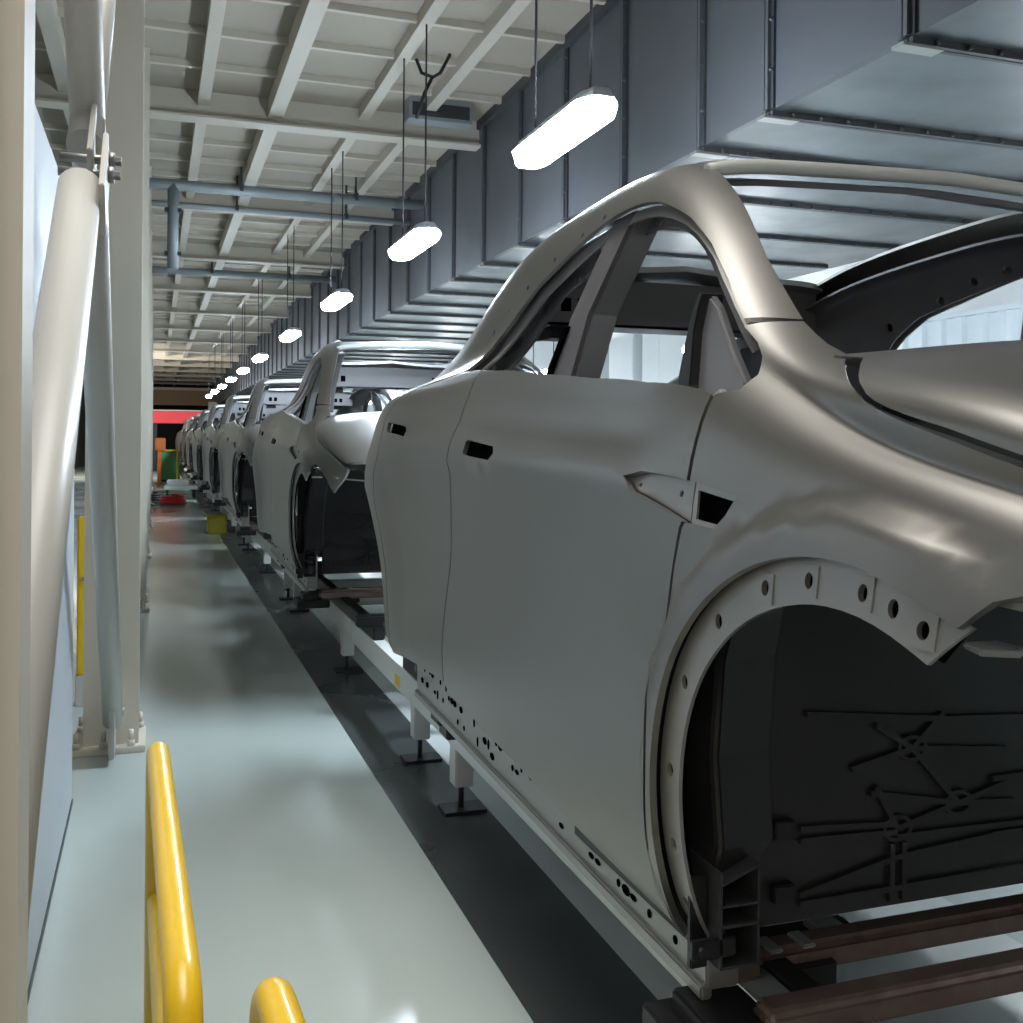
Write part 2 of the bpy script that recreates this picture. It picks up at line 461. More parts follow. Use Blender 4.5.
def make_car():
    root = thing('car_body', (0, 0, 0), 'x', 'car body')
    for R in (False, True):
        sx = 1 if R else -1
        def P_(n, loop, holes=(), mt='skin', **k): return panel(n, loop, holes, mt, root, right=R, **k)
        # front fender with its arch cut-out
        L = zy((.385,1.472),(.335,1.478),(.325,1.50),(.345,1.53),(.375,1.555),(.425,1.585)) + wy((.365,.752),(.29,.762),(.235,.768))
        L += [(.20, 5.98)] + [(.16,5.88),(.11,5.73),(.07,5.60),(.04,5.54),(.0,5.49),(-.04,5.45),(-.12,5.39),(-.22,5.28),(-.40,5.15),(-.60,5.05)]
        L += zy((-.62,1.13),(-.50,1.19),(-.38,1.243),(-.29,1.262),(-.235,1.245),(-.205,1.215))
        L += zy(*arcp(FAX, .452, 116.5, 0, 26)) + zy((.453,.66),(.455,.60),(.495,.60),(.480,.70),(.470,.81),(.450,.99),(.420,1.12),(.405,1.21),(.392,1.265)) + zy(*VENT_F) + zy((.385,1.40))
        ff = P_('front_fender', L, grid=.035)
        panel('vent_recess', zy((.41,1.26),(.28,1.255),(.235,1.33),(.41,1.35)), (), 'darker', ff, off=-.030, thick=.003, right=R)
        panel('vent_lip', zy((.385,1.274),(.30,1.270),(.302,1.277),(.372,1.281),(.375,1.326),(.265,1.314),(.247,1.322),(.385,1.338)), (), 'flange', ff, off=-.012, thick=.004, right=R)
        # arch flange with clip holes, set in from the flare
        fl = zy(*arcp(FAX, .458, 117, 0, 26)) + zy((.456,.585),(.398,.585)) + zy(*arcp(FAX, .395, 0, 114, 26))
        hs = [ell(FAX[0]+.424*math.cos(math.radians(a)), FAX[1]+.424*math.sin(math.radians(a)), .009, .011, 14) for a in (111, 104, 97, 83, 70, 52, 32, 10)] + [ell(.425,.76,.009,.011,8), ell(.427,.66,.009,.011,8)]
        fo = P_('arch_flange', fl, hs, 'flange', off=-.022, thick=.006)
        for a in (111, 97, 83, 70):                    # raised clip pads
            c = (FAX[0]+.424*math.cos(math.radians(a)), FAX[1]+.424*math.sin(math.radians(a)))
            q = [(c[0]+x, c[1]+z) for x, z in ((-.017,-.02),(.017,-.02),(.020,.0),(.017,.02),(-.017,.02))]
            panel('clip_pad', zy(*q), [ell(c[0], c[1], .0085, .0105, 14)], 'flange', fo, off=-.0195, thick=.002, right=R)
        panel('hole_shade_sheet', zy(*arcp(FAX, .450, 116, 0, 26)) + zy((.45,.60),(.406,.60)) + zy(*arcp(FAX, .403, 0, 115, 26)), (), 'darker', fo, off=-.034, thick=.003, right=R)  # black sheet added so the clip holes read as shaded
        # front door
        L = zy(*BELT) + zy((1.707,1.590),(1.716,1.45),(1.718,1.23),(1.745,1.08),(1.785,.945),(1.83,.80),(1.848,.70),(1.82,.685)) + zy((1.2,.645),(.60,.60),(.505,.598),(.488,.70),(.478,.81),(.458,.99),(.428,1.12),(.412,1.21),(.402,1.265)) + zy(*VENT_D[::-1]) + zy((.395,1.40))
        hd = zy((1.335,1.349),(1.53,1.357),(1.565,1.362),(1.575,1.392),(1.55,1.397),(1.335,1.382),(1.318,1.366))
        d = P_('front_door', L, [hd], grid=.04)
        panel('handle_recess', zy((1.29,1.33),(1.60,1.34),(1.60,1.42),(1.29,1.40)), (), 'darker', d, off=-.020, thick=.004, right=R)
        panel('vent_plate', zy(*[(y+.0, z) for y, z in VENT_D]), [ell(.565,1.328,.006,.005,8), ell(.43,1.318,.006,.006,8)], 'flange', d, off=-.016, thick=.004, right=R)
        # mirror corner plate and belt reinforcement
        x0 = sx*.845
        cw = lambda dw: (lambda p: (sx*(.80+dw-.16*(p[1]-1.46)), p[0], p[1]-SZ))
        MB().prism([(.455,1.45),(.625,1.45),(.635,1.50),(.65,1.60),(.635,1.665),(.60,1.64),(.53,1.56),(.47,1.50)], cw(.0), cw(-.018)).build('mirror_corner_plate', 'inner_mid', d, .004)
        MB().prism([(.60,1.45),(.66,1.45),(.675,1.52),(.665,1.62),(.645,1.672),(.632,1.665),(.64,1.60),(.625,1.50)], cw(.018), cw(-.03)).build('window_channel', 'dark', d, .003)
        MB().prism([(.47,1.44),(.56,1.44),(.56,1.475),(.53,1.49),(.49,1.475)], cw(.012), cw(.0)).build('corner_bracket', 'inner_light', d, .003)
        MB().beam((sx*.845, .42, 1.425-SZ), (sx*.82, 1.68, 1.535-SZ), .02, .07).build('belt_rail', 'inner_light', d)
        panel('door_inner', zy((.45,1.42),(1.66,1.52),(1.66,1.1),(1.78,.75),(.53,.66),(.50,.9)), [ell(1.05,1.05,.28,.17,20)], 'inner', d, off=-.11, thick=.006, right=R, grid=.07)
        # rear door
        L = zy((1.712,1.590),(1.96,1.600)) + zy((2.3,1.580)) + zy(*REARDOOR_R) + zy((2.41,.675),(1.856,.70),(1.838,.80),(1.793,.945),(1.753,1.08),(1.726,1.23),(1.723,1.45))
        hd = zy((2.285,1.405),(2.52,1.42),(2.545,1.43),(2.55,1.455),(2.31,1.44),(2.275,1.425))
        d = P_('rear_door', L, [hd], grid=.04)
        panel('handle_recess', zy((2.25,1.39),(2.56,1.40),(2.56,1.47),(2.25,1.46)), (), 'darker', d, off=-.020, thick=.004, right=R)
        panel('door_inner', zy((1.76,1.53),(2.4,1.53),(2.46,1.35),(2.3,1.1),(2.26,.75),(1.87,.75),(1.76,1.1)), [ell(2.02,1.1,.16,.2,16)], 'inner', d, off=-.11, thick=.006, right=R, grid=.07)
        # side frame: pillar, roof rail, rear quarter in one pressing
        low = wy(*RAILI) + zy((3.45,1.35),(3.44,1.10),(3.38,.84),(3.32,.74)) + zy(*arcp(RAX, .405, -10, 190, 24)) + zy((2.452,.70)) + zy(*[(y+.008, z) for y, z in REARDOOR_R[::-1]]) + zy((2.3,1.588),(2.06,1.604),(1.98,1.608)) + zy(*DLO_BIG)
        holes = [ell(y, z, .008, .007, 8) for y, z in ((2.12,1.74),(2.0,1.795),(1.84,1.845),(1.62,1.893),(1.42,1.922),(1.28,1.94))] if not R else ()
        P_('side_frame', low, holes, grid=.035, thick=.010)
        # flange step around the window opening
        fl = zy(*[(y, z) for y, z in DLO_BIG]) + zy(*DLO[::-1])
        fl = zy(*[(y+(.02 if y > 1.5 else .0), z+.010) for y, z in DLO_BIG]) + zy(*DLO[::-1])
        P_('window_flange', fl, (), 'flange', off=-.028, thick=.006)
        # inner rail and pillar structure
        IN = [(1.945,1.605),(1.995,1.645),(1.96,1.70),(1.845,1.768),(1.725,1.82),(1.445,1.878),(1.265,1.905),(1.10,1.911),(.985,1.898),(.86,1.860),(.765,1.815),(.66,1.745),(.56,1.668),(.46,1.588)]
        low2 = wy((.40,.735),(.53,.71),(.66,.668),(.84,.615),(.93,.585),(1.05,.55),(1.5,.54),(2.0,.53),(2.40,.52),(2.58,.485),(2.8,.475),(3.1,.465),(3.3,.455)) + zy((3.3,1.30),(3.25,1.05)) + zy((2.66,1.26),(2.60,1.5)) + zy(*IN)
        hs = [ell(y, z, .018, .014, 10) for y, z in ((.62,1.80),(.88,1.915),(1.22,1.935),(1.48,1.905),(.75,1.875),(1.1,1.93),(1.35,1.925),(1.62,1.86),(1.86,1.80),(2.05,1.73))] + [ell(2.25,1.66,.06,.022,12), ell(2.75,1.45,.07,.03,12), ell(2.95,1.5,.03,.03,10), ell(2.05,1.66,.02,.012,8)]
        P_('inner_rail', low2, hs, 'inner', off=-.075, thick=.008, grid=.05)
        # centre pillar: sloping box with a slotted outer strip
        q = MB()
        for yy, w_ in ((1.33, .13),):
            secs = [((sx*.80), 1.30, 1.46, .62), ((sx*.80), 1.32, 1.46, 1.00), ((sx*.785), 1.30, 1.43, 1.46), ((sx*.735), 1.25, 1.36, 1.70), ((sx*.665), 1.14, 1.25, 1.93)]
            prev = None
            for x_, ya, yb, z_ in secs:
                ring = [(x_, ya, z_-SZ), (x_, yb, z_-SZ), (x_-sx*.075, yb-.01, z_-SZ), (x_-sx*.075, ya+.01, z_-SZ)]
                vv = [q.bm.verts.new(v) for v in ring]
                if prev:
                    for i in range(4): q.bm.faces.new((prev[i], prev[(i+1)%4], vv[(i+1)%4], vv[i]))
                prev = vv
        pl = q.build('centre_pillar', 'inner_light', root, .006)
        q = MB(); prev = None
        for x_, ya, yb, z_ in secs[1:]:
            vv = [q.bm.verts.new(v) for v in [(x_+sx*.008, ya+.004, z_-SZ), (x_+sx*.008, yb+.004, z_-SZ), (x_-sx*.004, yb+.004, z_-SZ), (x_-sx*.004, ya+.004, z_-SZ)]]
            if prev:
                for i in range(4): q.bm.faces.new((prev[i], prev[(i+1)%4], vv[(i+1)%4], vv[i]))
            prev = vv
        q.build('pillar_cover', 'inner', pl)
        MB()._q([(sx*.800,1.44,1.50-SZ),(sx*.800,1.455,1.50-SZ),(sx*.757,1.375,1.68-SZ),(sx*.757,1.35,1.68-SZ),(sx*.78,1.44,1.50-SZ),(sx*.78,1.475,1.50-SZ),(sx*.73,1.385,1.68-SZ),(sx*.73,1.355,1.68-SZ)],
               [(0,1,2,3),(4,5,6,7),(0,1,5,4),(1,2,6,5),(2,3,7,6),(3,0,4,7)]).build('pillar_seal', 'darker', pl)
        MB().cyl((sx*.74,1.297,1.545-SZ), (sx*.74,1.33,1.545-SZ), .013, 12).build('pillar_hole', 'darker', pl)
        # perforated rocker
        rk = [(.46,.50),(2.44,.53),(2.46,.75),(.46,.72)]
        q = MB().prism(rk, lambda p: (sx*.862, p[0], p[1]-SZ), lambda p: (sx*.80, p[0], p[1]-SZ))
        q.prism([(.46,.485),(2.44,.515),(2.44,.54),(.46,.51)], lambda p: (sx*.872, p[0], p[1]-SZ), lambda p: (sx*.85, p[0], p[1]-SZ))
        rko = q.build('rocker', 'flange', root, .004)
        rr = random.Random(7)
        for i in range(58):
            y_ = .50 + 1.90*i/57; z_ = .535 + .03*(y_-.46)/1.96 + rr.choice((0, .022, .045, .07, .10))
            a, c = rr.choice(((.008,.008),(.014,.006),(.007,.014),(.018,.010)))
            MB().prism([(y_+a*math.cos(2*PI*k/8), z_+c*math.sin(2*PI*k/8)) for k in range(8)], lambda p: (sx*.8635, p[0], p[1]-SZ), lambda p: (sx*.861, p[0], p[1]-SZ)).build('rocker_hole', 'darker', rko)

        # sill extrusion, open at the front, three chambers
        q = MB(); ya, yb = .365, .95; t_ = .004; xo, xi = sx*.893, sx*.823
        xa, xb = min(xo, xi), max(xo, xi)
        q.box(xa, xa+t_, ya, yb, .585-SZ, .735-SZ); q.box(xb-t_, xb, ya, yb, .585-SZ, .735-SZ)
        for z_ in (.585, .648, .680): q.box(xa, xb, ya, yb, z_-SZ, z_-SZ+t_)
        za, zb = (.712, .738) if not R else (.738, .712)
        q._q([(xa,ya,za-SZ),(xb,ya,zb-SZ),(xb,yb,zb-SZ),(xa,yb,za-SZ),(xa,ya,za-SZ+t_),(xb,ya,zb-SZ+t_),(xb,yb,zb-SZ+t_),(xa,yb,za-SZ+t_)],[(0,1,2,3),(4,5,6,7),(0,1,5,4),(1,2,6,5),(2,3,7,6),(3,0,4,7)])
        se = q.build('sill_extrusion', 'extrusion', root)
        MB().box(xa+.002, xb-.002, .60, .61, .588-SZ, .70-SZ).build('sill_stopper', 'darker', se)
        # hinge pillar behind the arch
        q = MB(); prev = None
        for z_, wo, wi, ya, yb in ((.70,.895,.80,.395,.52),(.76,.885,.77,.385,.52),(.90,.885,.765,.405,.53),(1.05,.872,.752,.41,.53),(1.18,.845,.735,.395,.52),(1.30,.815,.715,.37,.50),(1.42,.80,.70,.36,.48)):
            ring = [(sx*wo, ya, z_-SZ), (sx*wi, ya+.015, z_-SZ), (sx*wi, yb, z_-SZ), (sx*wo, yb, z_-SZ)]
            vv = [q.bm.verts.new(v) for v in ring]
            if prev:
                for i in range(4): q.bm.faces.new((prev[i], prev[(i+1)%4], vv[(i+1)%4], vv[i]))
            else: q.bm.faces.new(vv)
            prev = vv
        q.bm.faces.new(prev)
        hp = q.build('hinge_pillar', 'liner', root, .012, 3)
        MB().prism([(.55,.68),(.91,.68),(.91,1.15),(.885,1.30),(.86,1.40),(.72,1.40)], lambda p: (sx*min(p[0], .925), .53, p[1]-SZ), lambda p: (sx*min(p[0],.925), .545, p[1]-SZ)).build('light_block_plate', 'dark', root)  # added dark plate, stops light showing between pillar and arch
        q = MB().box(*sorted((sx*.895, sx*.925)), .40, .412, .575-SZ, .72-SZ).box(*sorted((sx*.865, sx*.93)), .372, .40, .60-SZ, .612-SZ)
        q.box(*sorted((sx*.865, sx*.94)), .365, .377, .605-SZ, .635-SZ).cyl((sx*.925,.378,.62-SZ), (sx*.925,.358,.62-SZ), .008, 8)
        q.build('sill_bracket', 'dark', root, .002)
        # lamp shelf under the fender nose
        q = MB().prism([(.62,-.60),(.86,-.58),(.925,-.35),(.925,-.215),(.70,-.20),(.60,-.35)], lambda p: (sx*p[0], p[1], 1.238-SZ+.16*min(p[1]+.33, 0)-.08*(.93-p[0])), lambda p: (sx*p[0], p[1], 1.246-SZ+.16*min(p[1]+.33, 0)-.08*(.93-p[0])))
        ls = q.build('lamp_shelf', 'flange', root)
        MB().prism([(.935,-.205),(.90,-.225),(.875,-.205),(.88,-.17),(.92,-.165)], lambda p: (sx*p[0], p[1], 1.185-SZ), lambda p: (sx*p[0], p[1], 1.192-SZ)).build('bumper_tab', 'flange', ls, .002)
        MB().prism([(-.56,1.14),(-.20,1.22),(.05,1.36),(-.2,1.33),(-.55,1.20)], lambda p: (sx*.60, p[0], p[1]-SZ), lambda p: (sx*.61, p[0], p[1]-SZ)).build('inner_fender_rail', 'dark', root)
        # rear wheelhouse
        q = MB(); A = arcp(RAX, .42, -8, 190, 16)
        vo = [q.bm.verts.new((sx*(.90 if y_ < 2.7 else .90-.30*min(1, (y_-2.7)/.4)), y_, z_-SZ)) for y_, z_ in A]; vi = [q.bm.verts.new((sx*.55, y_, z_-SZ)) for y_, z_ in A]
        for i in range(16): q.bm.faces.new((vo[i], vo[i+1], vi[i+1], vi[i]))
        q.bm.faces.new(vi); q.build('rear_wheelhouse', 'dark', root)
        # inner longitudinal floor member
        MB().box(*sorted((sx*.60, sx*.80)), .50, 3.2, .585-SZ, .66-SZ).build('floor_member', 'dark', root)
    # hood over the full width
    H = [(.235,5.98)] + [(.20,6.3),(.15,7.0),(.12,8.0)]
    H = H + [(y, 16-t) for y, t in H[::-1][1:]]
    e = [(.19,6.1),(.135,5.94),(.09,5.78),(.052,5.66),(.02,5.60),(-.04,5.555),(-.12,5.53),(-.22,5.46),(-.40,5.40),(-.58,5.40)]
    fr = [(-.64,6.1),(-.69,7.0),(-.70,8.0)]
    loop = e[::-1] + H + [(y, 16-t) for y, t in e] + [(y, 16-t) for y, t in fr] + fr[::-1][1:]
    panel('hood', loop, (), 'skin', root, off=.004, thick=.014, grid=.05, inner='dark')
    # roof headers
    f = [(.915,6.35),(.90,7.0),(.895,8.0)]; b = [(.985,8.0),(.99,7.0),(1.0,6.35)]
    loop = f + [(y, 16-t) for y, t in f[::-1][1:]] + [(y, 16-t) for y, t in b[::-1]] + b[1:]
    rh = panel('front_roof_header', loop, (), 'inner_light', root, off=.004, thick=.02)
    f = [(.93,6.40),(.915,7.0),(.91,8.0)]; b = [(1.07,8.0),(1.07,7.0),(1.08,6.40)]
    loop = f + [(y, 16-t) for y, t in f[::-1][1:]] + [(y, 16-t) for y, t in b[::-1]] + b[1:]
    hs = [[(.99+.012*math.cos(k*PI/4), tt+.05*math.sin(k*PI/4)) for k in range(8)] for tt in (6.7, 7.5, 8.4, 9.2)]
    panel('header_reinforcement', loop, hs, 'inner', root, off=-.035, thick=.012)
    f = [(2.17,6.30),(2.15,7.0),(2.14,8.0)]; b = [(2.40,8.0),(2.41,7.0),(2.42,6.30)]
    loop = f + [(y, 16-t) for y, t in f[::-1][1:]] + [(y, 16-t) for y, t in b[::-1]] + b[1:]
    panel('rear_roof_header', loop, (), 'inner_light', root, off=.0, thick=.02)
    q = MB().box(-.57, .57, 2.20, 2.24, 1.785-SZ, 1.945-SZ).box(-.56, .56, 2.20, 2.38, 1.785-SZ, 1.80-SZ)
    rb = q.build('rear_header_beam', 'inner_mid', root, .01)
    # rolled front lip of the roof, lamplight on it painted as pale colour
    q = MB(); tt = np.linspace(6.25, 9.75, 40); A = S(np.full(40, .905) - .012*np.cos((tt-8)/1.75*PI/2), tt)
    q.tube([tuple(v + np.array((0, 0, -.004))) for v in A], .016, 10).build('header_lip', 'lip', rh)
    for x in (-.42, -.36, .36, .42): MB().prism([(x-.018,1.83),(x+.018,1.83),(x+.018,1.875),(x-.018,1.875)], lambda p: (p[0], 2.198, p[1]-SZ), lambda p: (p[0], 2.2005, p[1]-SZ)).build('beam_hole', 'darker', rb)
    for x in (-.40, .40): MB().box(x-.05, x+.05, 2.26, 2.38, 1.745-SZ, 1.79-SZ).beam((x, 2.27, 1.76-SZ), (x, 2.55, 1.775-SZ), .03, .03).build('hatch_hinge', 'dark', root)
    # floor, firewall with ribs, cowl, tail
    MB().box(-.80, .80, .50, 3.30, .60-SZ, .62-SZ).build('floor_pan', 'dark', root)
    MB().box(-.13, .13, .50, 2.3, .62-SZ, .80-SZ).build('floor_tunnel', 'dark', root, .03)
    MB().box(-.62, .62, 2.25, 2.30, .62-SZ, .92-SZ).box(-.60,.60,2.30,3.35,.90-SZ,.92-SZ).build('rear_bulkhead', 'dark', root)
    fwl = MB().box(-.775, .775, .445, .465, .60-SZ, 1.20-SZ)._q([(-.775,.445,1.2-SZ),(.775,.445,1.2-SZ),(.74,.36,1.46-SZ),(-.74,.36,1.46-SZ),(-.775,.465,1.2-SZ),(.775,.465,1.2-SZ),(.74,.38,1.46-SZ),(-.74,.38,1.46-SZ)],[(0,1,2,3),(7,6,5,4),(3,2,6,7),(0,3,7,4),(1,2,6,5)]).build('firewall', 'liner', root)
    hubs = [(-.505,.735),(-.375,.765),(-.475,.87)]
    def rib(q, a, b, w_=.010):
        q.beam((a[0], .441, a[1]-SZ), (b[0], .441, b[1]-SZ), .010, w_)
    q = MB()
    segs = [((-.70,.755),(-.505,.742)),((-.70,.735),(-.505,.728)),(0,1),(0,(-.55,.81)),((-.70,.645),(-.505,.685)),((-.505,.685),(-.27,.70)),((-.515,.71),(-.515,.61)),((-.49,.71),(-.49,.61)),
            (1,2),(1,(-.27,.79)),(1,(-.25,.755)),(2,(-.60,.845)),(2,(-.55,.915)),(2,(-.41,.925)),(2,(-.27,.85)),((-.69,.945),(-.40,.915)),((-.40,.915),(-.22,.905)),((-.505,.72),(-.22,.715)),(1,(-.56,.80)),((-.70,.63),(-.22,.635))]
    for sgn in (1, -1):
        for a, b in segs:
            a = hubs[a] if isinstance(a, int) else a; b = hubs[b] if isinstance(b, int) else b
            rib(q, (a[0]*sgn, a[1]), (b[0]*sgn, b[1]))
        for h in hubs:
            n = 14
            for k in range(n):
                a, b = 2*PI*k/n, 2*PI*(k+1)/n
                rib(q, (h[0]*sgn+.028*math.cos(a), h[1]+.020*math.sin(a)), (h[0]*sgn+.028*math.cos(b), h[1]+.020*math.sin(b)), .007)
    rib(q, (-.30, .80), (.30, .80)); rib(q, (-.30,.70), (.30,.70)); rib(q, (-.30,.635), (.30,.635)); rib(q, (0,.61), (0,.95)); rib(q, (-.25,.905), (.25,.905))
    q.build('stiffening_ribs', 'liner', fwl)
    for sgn in (1, -1):
        for x, z in ((-.735,.76),(-.735,.655)): MB().box(x*sgn-.02, x*sgn+.02, .428, .446, z-SZ-.015, z-SZ+.015).build('firewall_clip', 'dark', fwl, .002)
    MB().box(-.74, .74, .20, .42, 1.43-SZ, 1.47-SZ).box(-.74,.74,.19,.21,1.43-SZ,1.50-SZ).build('cowl', 'dark', root)
    MB().box(-.70, .70, .48, .66, 1.28-SZ, 1.36-SZ).build('dashboard_beam', 'dark', root, .03)
    panel('tail_panel', zy((3.42,1.0),(3.43,1.1),(3.46,1.2),(3.56,1.2),(3.55,.9),(3.42,.85)), (), 'skin', root)
    MB().box(-.76, .76, 3.40, 3.46, .80-SZ, 1.12-SZ).box(-.72,.72,3.3,3.42,1.08-SZ,1.12-SZ).build('rear_crossmember', 'inner', root, .01)
    return root

PITCH = 4.72
XC, YC = 1.72, 1.04
car = make_car()
car.location = (XC, YC, SZ)
labels = ['nearest bare metal car body, large at the right foreground',
 'second bare metal car body in the line, right behind the nearest one',
 'third bare car body in the line, counted from the camera',
 'fourth bare car body in the line, counted from the camera',
 'fifth bare car body in the line, counted from the camera',
 'sixth bare car body in the line, counted from the camera',
 'seventh bare car body in the line, counted from the camera',
 'eighth bare car body in the line, counted from the camera',
 'ninth bare car body, farthest of the line']
NC = len(labels)
for i, l in enumerate(labels):
    c = car if i == 0 else copy_tree(car)
    c.location = (XC, YC + PITCH*i, SZ)
    tag(c, l, 'car body', 'bare car bodies on the line')

# ------------------------------------------------------------------ skids that carry the bodies
def make_skid():
    root = thing('transport_skid', (0, 0, 0), 'x', 'skid')
    for s in (-1, 1):
        MB().box(s*.65-.03, s*.65+.03, -.62, 3.45, -.115, -.04).build('skid_runner', 'black_steel', root, .006)
    for y in (.40, .62, 1.55, 2.55, 3.05):
        dz = -.025 if y == .62 else 0
        X_ = .80 if y < 1 else .72
        q = MB().box(-X_, X_, y-.032, y+.032, -.055+dz, dz)
        q.build('crossbeam', 'rust', root, .014, 3)
    q = MB().box(-.76, .76, -.60, -.54, -.05, .01); q.build('front_bar', 'black_steel', root, .008)
    for y in (.47, 2.33):
        for s in (-1, 1):
            top = -.016 if y < 1 else .012
            if y < 1: q = MB().box(*sorted((s*.80, s*.895)), y-.09, y+.05, -.10, top).box(*sorted((s*.74, s*.93)), y-.11, y+.09, -.10, -.055)
            else: q = MB().box(*sorted((s*.70, s*.83)), y-.05, y+.05, -.05, top).box(*sorted((s*.62, s*.80)), y-.05, y+.05, -.10, -.04)
            q.build('support_block', 'black_steel', root, .005)
    for x in (-.60, .60):
        c = MB().box(x-.075, x+.075, .572, .590, -.11, -.055).build('clamp', 'black_steel', root, .003)
        for dx in (-.05, .02): MB().box(x+dx-.014, x+dx+.014, .578, .635, -.027, -.019).build('clamp_finger', 'inner_light', c, .003)
        MB().box(x+.10, x+.16, .66, .72, -.06, -.040).build('rest_pad', 'inner_light', c, .004)
        MB().box(x-.07, x+.20, .64, .74, -.085, -.058).build('clamp_base', 'black_steel', c, .004)
    return root
skid = make_skid()
for i in range(NC):
    c = skid if i == 0 else copy_tree(skid)
    c.location = (XC, YC + PITCH*i, SZ)
    tag(c, ['dark skid with rusty crossbeams carrying the nearest car body',
            'dark skid carrying the second car body, its front bar in view',
            'dark skid carrying the third car body', 'dark skid carrying the fourth car body',
            'dark skid carrying the fifth car body', 'dark skid carrying the sixth car body',
            'dark skid carrying the seventh car body', 'dark skid carrying the eighth car body',
            'dark skid carrying the ninth, farthest car body'][i], 'skid', 'transport skids')

# ------------------------------------------------------------------ white conveyor frames on legs
def make_conveyor():
    root = thing('conveyor_frame', (0, 0, 0), 'x', 'conveyor')
    L = PITCH - .02
    for s in (-1, 1):
        x = s*.65
        q = MB().box(x-.03, x+.03, 0, L, .272, .385)
        q.build('side_rail', 'white_steel', root)
        for y in (.45, 2.72, 3.36):
            lg = MB().box(x-.035-(.03 if s > 0 else -.03), x+.035-(.03 if s > 0 else -.03), y-.04, y+.04, .10, .275).build('leg', 'white_steel', root, .004)
            xx = x-(.03 if s > 0 else -.03)
            MB().cyl((xx, y, .015), (xx, y, .105), .011, 8).box(xx-.075, xx+.085, y-.055, y+.055, .0, .016).build('levelling_foot', 'black_steel', lg)
    for y in (.35, 1.2, 2.05, 2.9, 3.75, 4.5):
        MB().box(-.63, .63, y-.035, y+.035, .275, .33).build('cross_tie', 'white_steel', root, .004)
    MB().box(.10, .34, 2.04, 2.3, .12, .27).build('drive_motor', 'black_steel', root, .01)
    MB().box(-.6815, -.6795, 3.50, 3.60, .285, .335).build('warning_sticker', 'yellow', root)
    return root
conv = make_conveyor()
for i in range(-1, NC):
    c = conv if i == -1 else copy_tree(conv)
    c.location = (XC, YC + PITCH*i + .0, 0)
    tag(c, ['white conveyor frame on the floor closest to the camera, mostly out of view', 'white conveyor frame under the nearest car body', 'white conveyor frame under the second car body, seen between bodies',
            'white conveyor frame under the third car body', 'white conveyor frame under the fourth car body', 'white conveyor frame under the fifth car body',
            'white conveyor frame under the sixth car body', 'white conveyor frame under the seventh car body', 'white conveyor frame under the eighth car body', 'white conveyor frame under the ninth, farthest car body'][i+1], 'conveyor', 'conveyor frames')

# ------------------------------------------------------------------ hanging lamps
def make_lamp():
    root = thing('hanging_lamp', (0, 0, 0), 'x', 'lamp')
    hexa = lambda a, b, c: [(-a, -b), (-a+c, -b-.09), (a-c, -b-.09), (a, -b), (a, b), (a-c, b+.09), (-a+c, b+.09), (-a, b)]
    q = MB(); P1 = hexa(.095, .42, .045)
    q.prism(P1, lambda p: (p[0], p[1], .035), lambda p: (p[0]*.72, p[1]*.98, .085))
    q.build('housing', 'housing', root, .006)
    q = MB().prism(hexa(.108, .42, .045), lambda p: (p[0], p[1], .035), lambda p: (p[0]*.80, p[1]*.985, -.035))
    q.build('diffuser', 'lamp', root, .01)
    for y in (-.36, .36):
        w = MB().cyl((0, y, .08), (0, y, CEIL-.10-2.86), .007, 6).build('suspension_rod', 'wire', root)
        MB().box(-.03, .03, y-.02, y+.02, .08, .11).build('hook', 'wire', w)
    return root
lamp = make_lamp(); first = True
LY = [4.67, 7.70, 11.25, 15.3, 19.9, 23.8, 27.6, 31.5, 35.4, 39.3]
ORD = ['largest, brightest hanging lamp, closest to the camera over the nearest car', 'second hanging lamp from the camera, over the second car', 'third hanging lamp from the camera along the duct', 'fourth hanging lamp from the camera along the duct',
       'fifth hanging lamp from the camera along the duct', 'sixth hanging lamp from the camera along the duct', 'seventh hanging lamp from the camera along the duct', 'eighth hanging lamp from the camera along the duct',
       'ninth hanging lamp from the camera along the duct', 'tenth, farthest hanging lamp along the duct']
for y, l in zip(LY, ORD):
    c = lamp if first else copy_tree(lamp); first = False
    c.location = (1.84, y, 2.86)
    tag(c, l, 'lamp', 'hanging lamps over the line')
# added lamps, hung under the duct to brighten the far aisle and its wall
def make_fill_lamp():
    root = thing('added_fill_lamp', (0, 0, 0), 'x', 'lamp')
    MB().box(-.13, .13, -.62, .62, .035, .08).build('housing', 'housing', root, .008)
    MB().box(-.14, .14, -.62, .62, -.03, .035).build('diffuser', 'fill_lamp_glow', root, .012)
    for y in (-.42, .42): MB().cyl((0, y, .07), (0, y, DB-2.35), .007, 6).build('suspension_rod', 'wire', root)
    return root
fl_ = make_fill_lamp()
for i, (y, l) in enumerate([(.18, 'added fill lamp beside the nose of the nearest car, low under the duct'), (4.5, 'added fill lamp between the nearest and the second car, low under the duct'), (9.2, 'added fill lamp between the second and the third car, low under the duct'),
                            (14.34, 'added fill lamp just past the white cabinets, low under the duct'), (19.06, 'added fill lamp well past the white cabinets, low under the duct'), (23.78, 'last but one added fill lamp low under the duct'), (28.5, 'farthest added fill lamp low under the duct')]):
    c = fl_ if i == 0 else copy_tree(fl_)
    c.location = (5.4, y, 2.35)
    tag(c, l, 'lamp', 'added fill lamps in the far aisle')

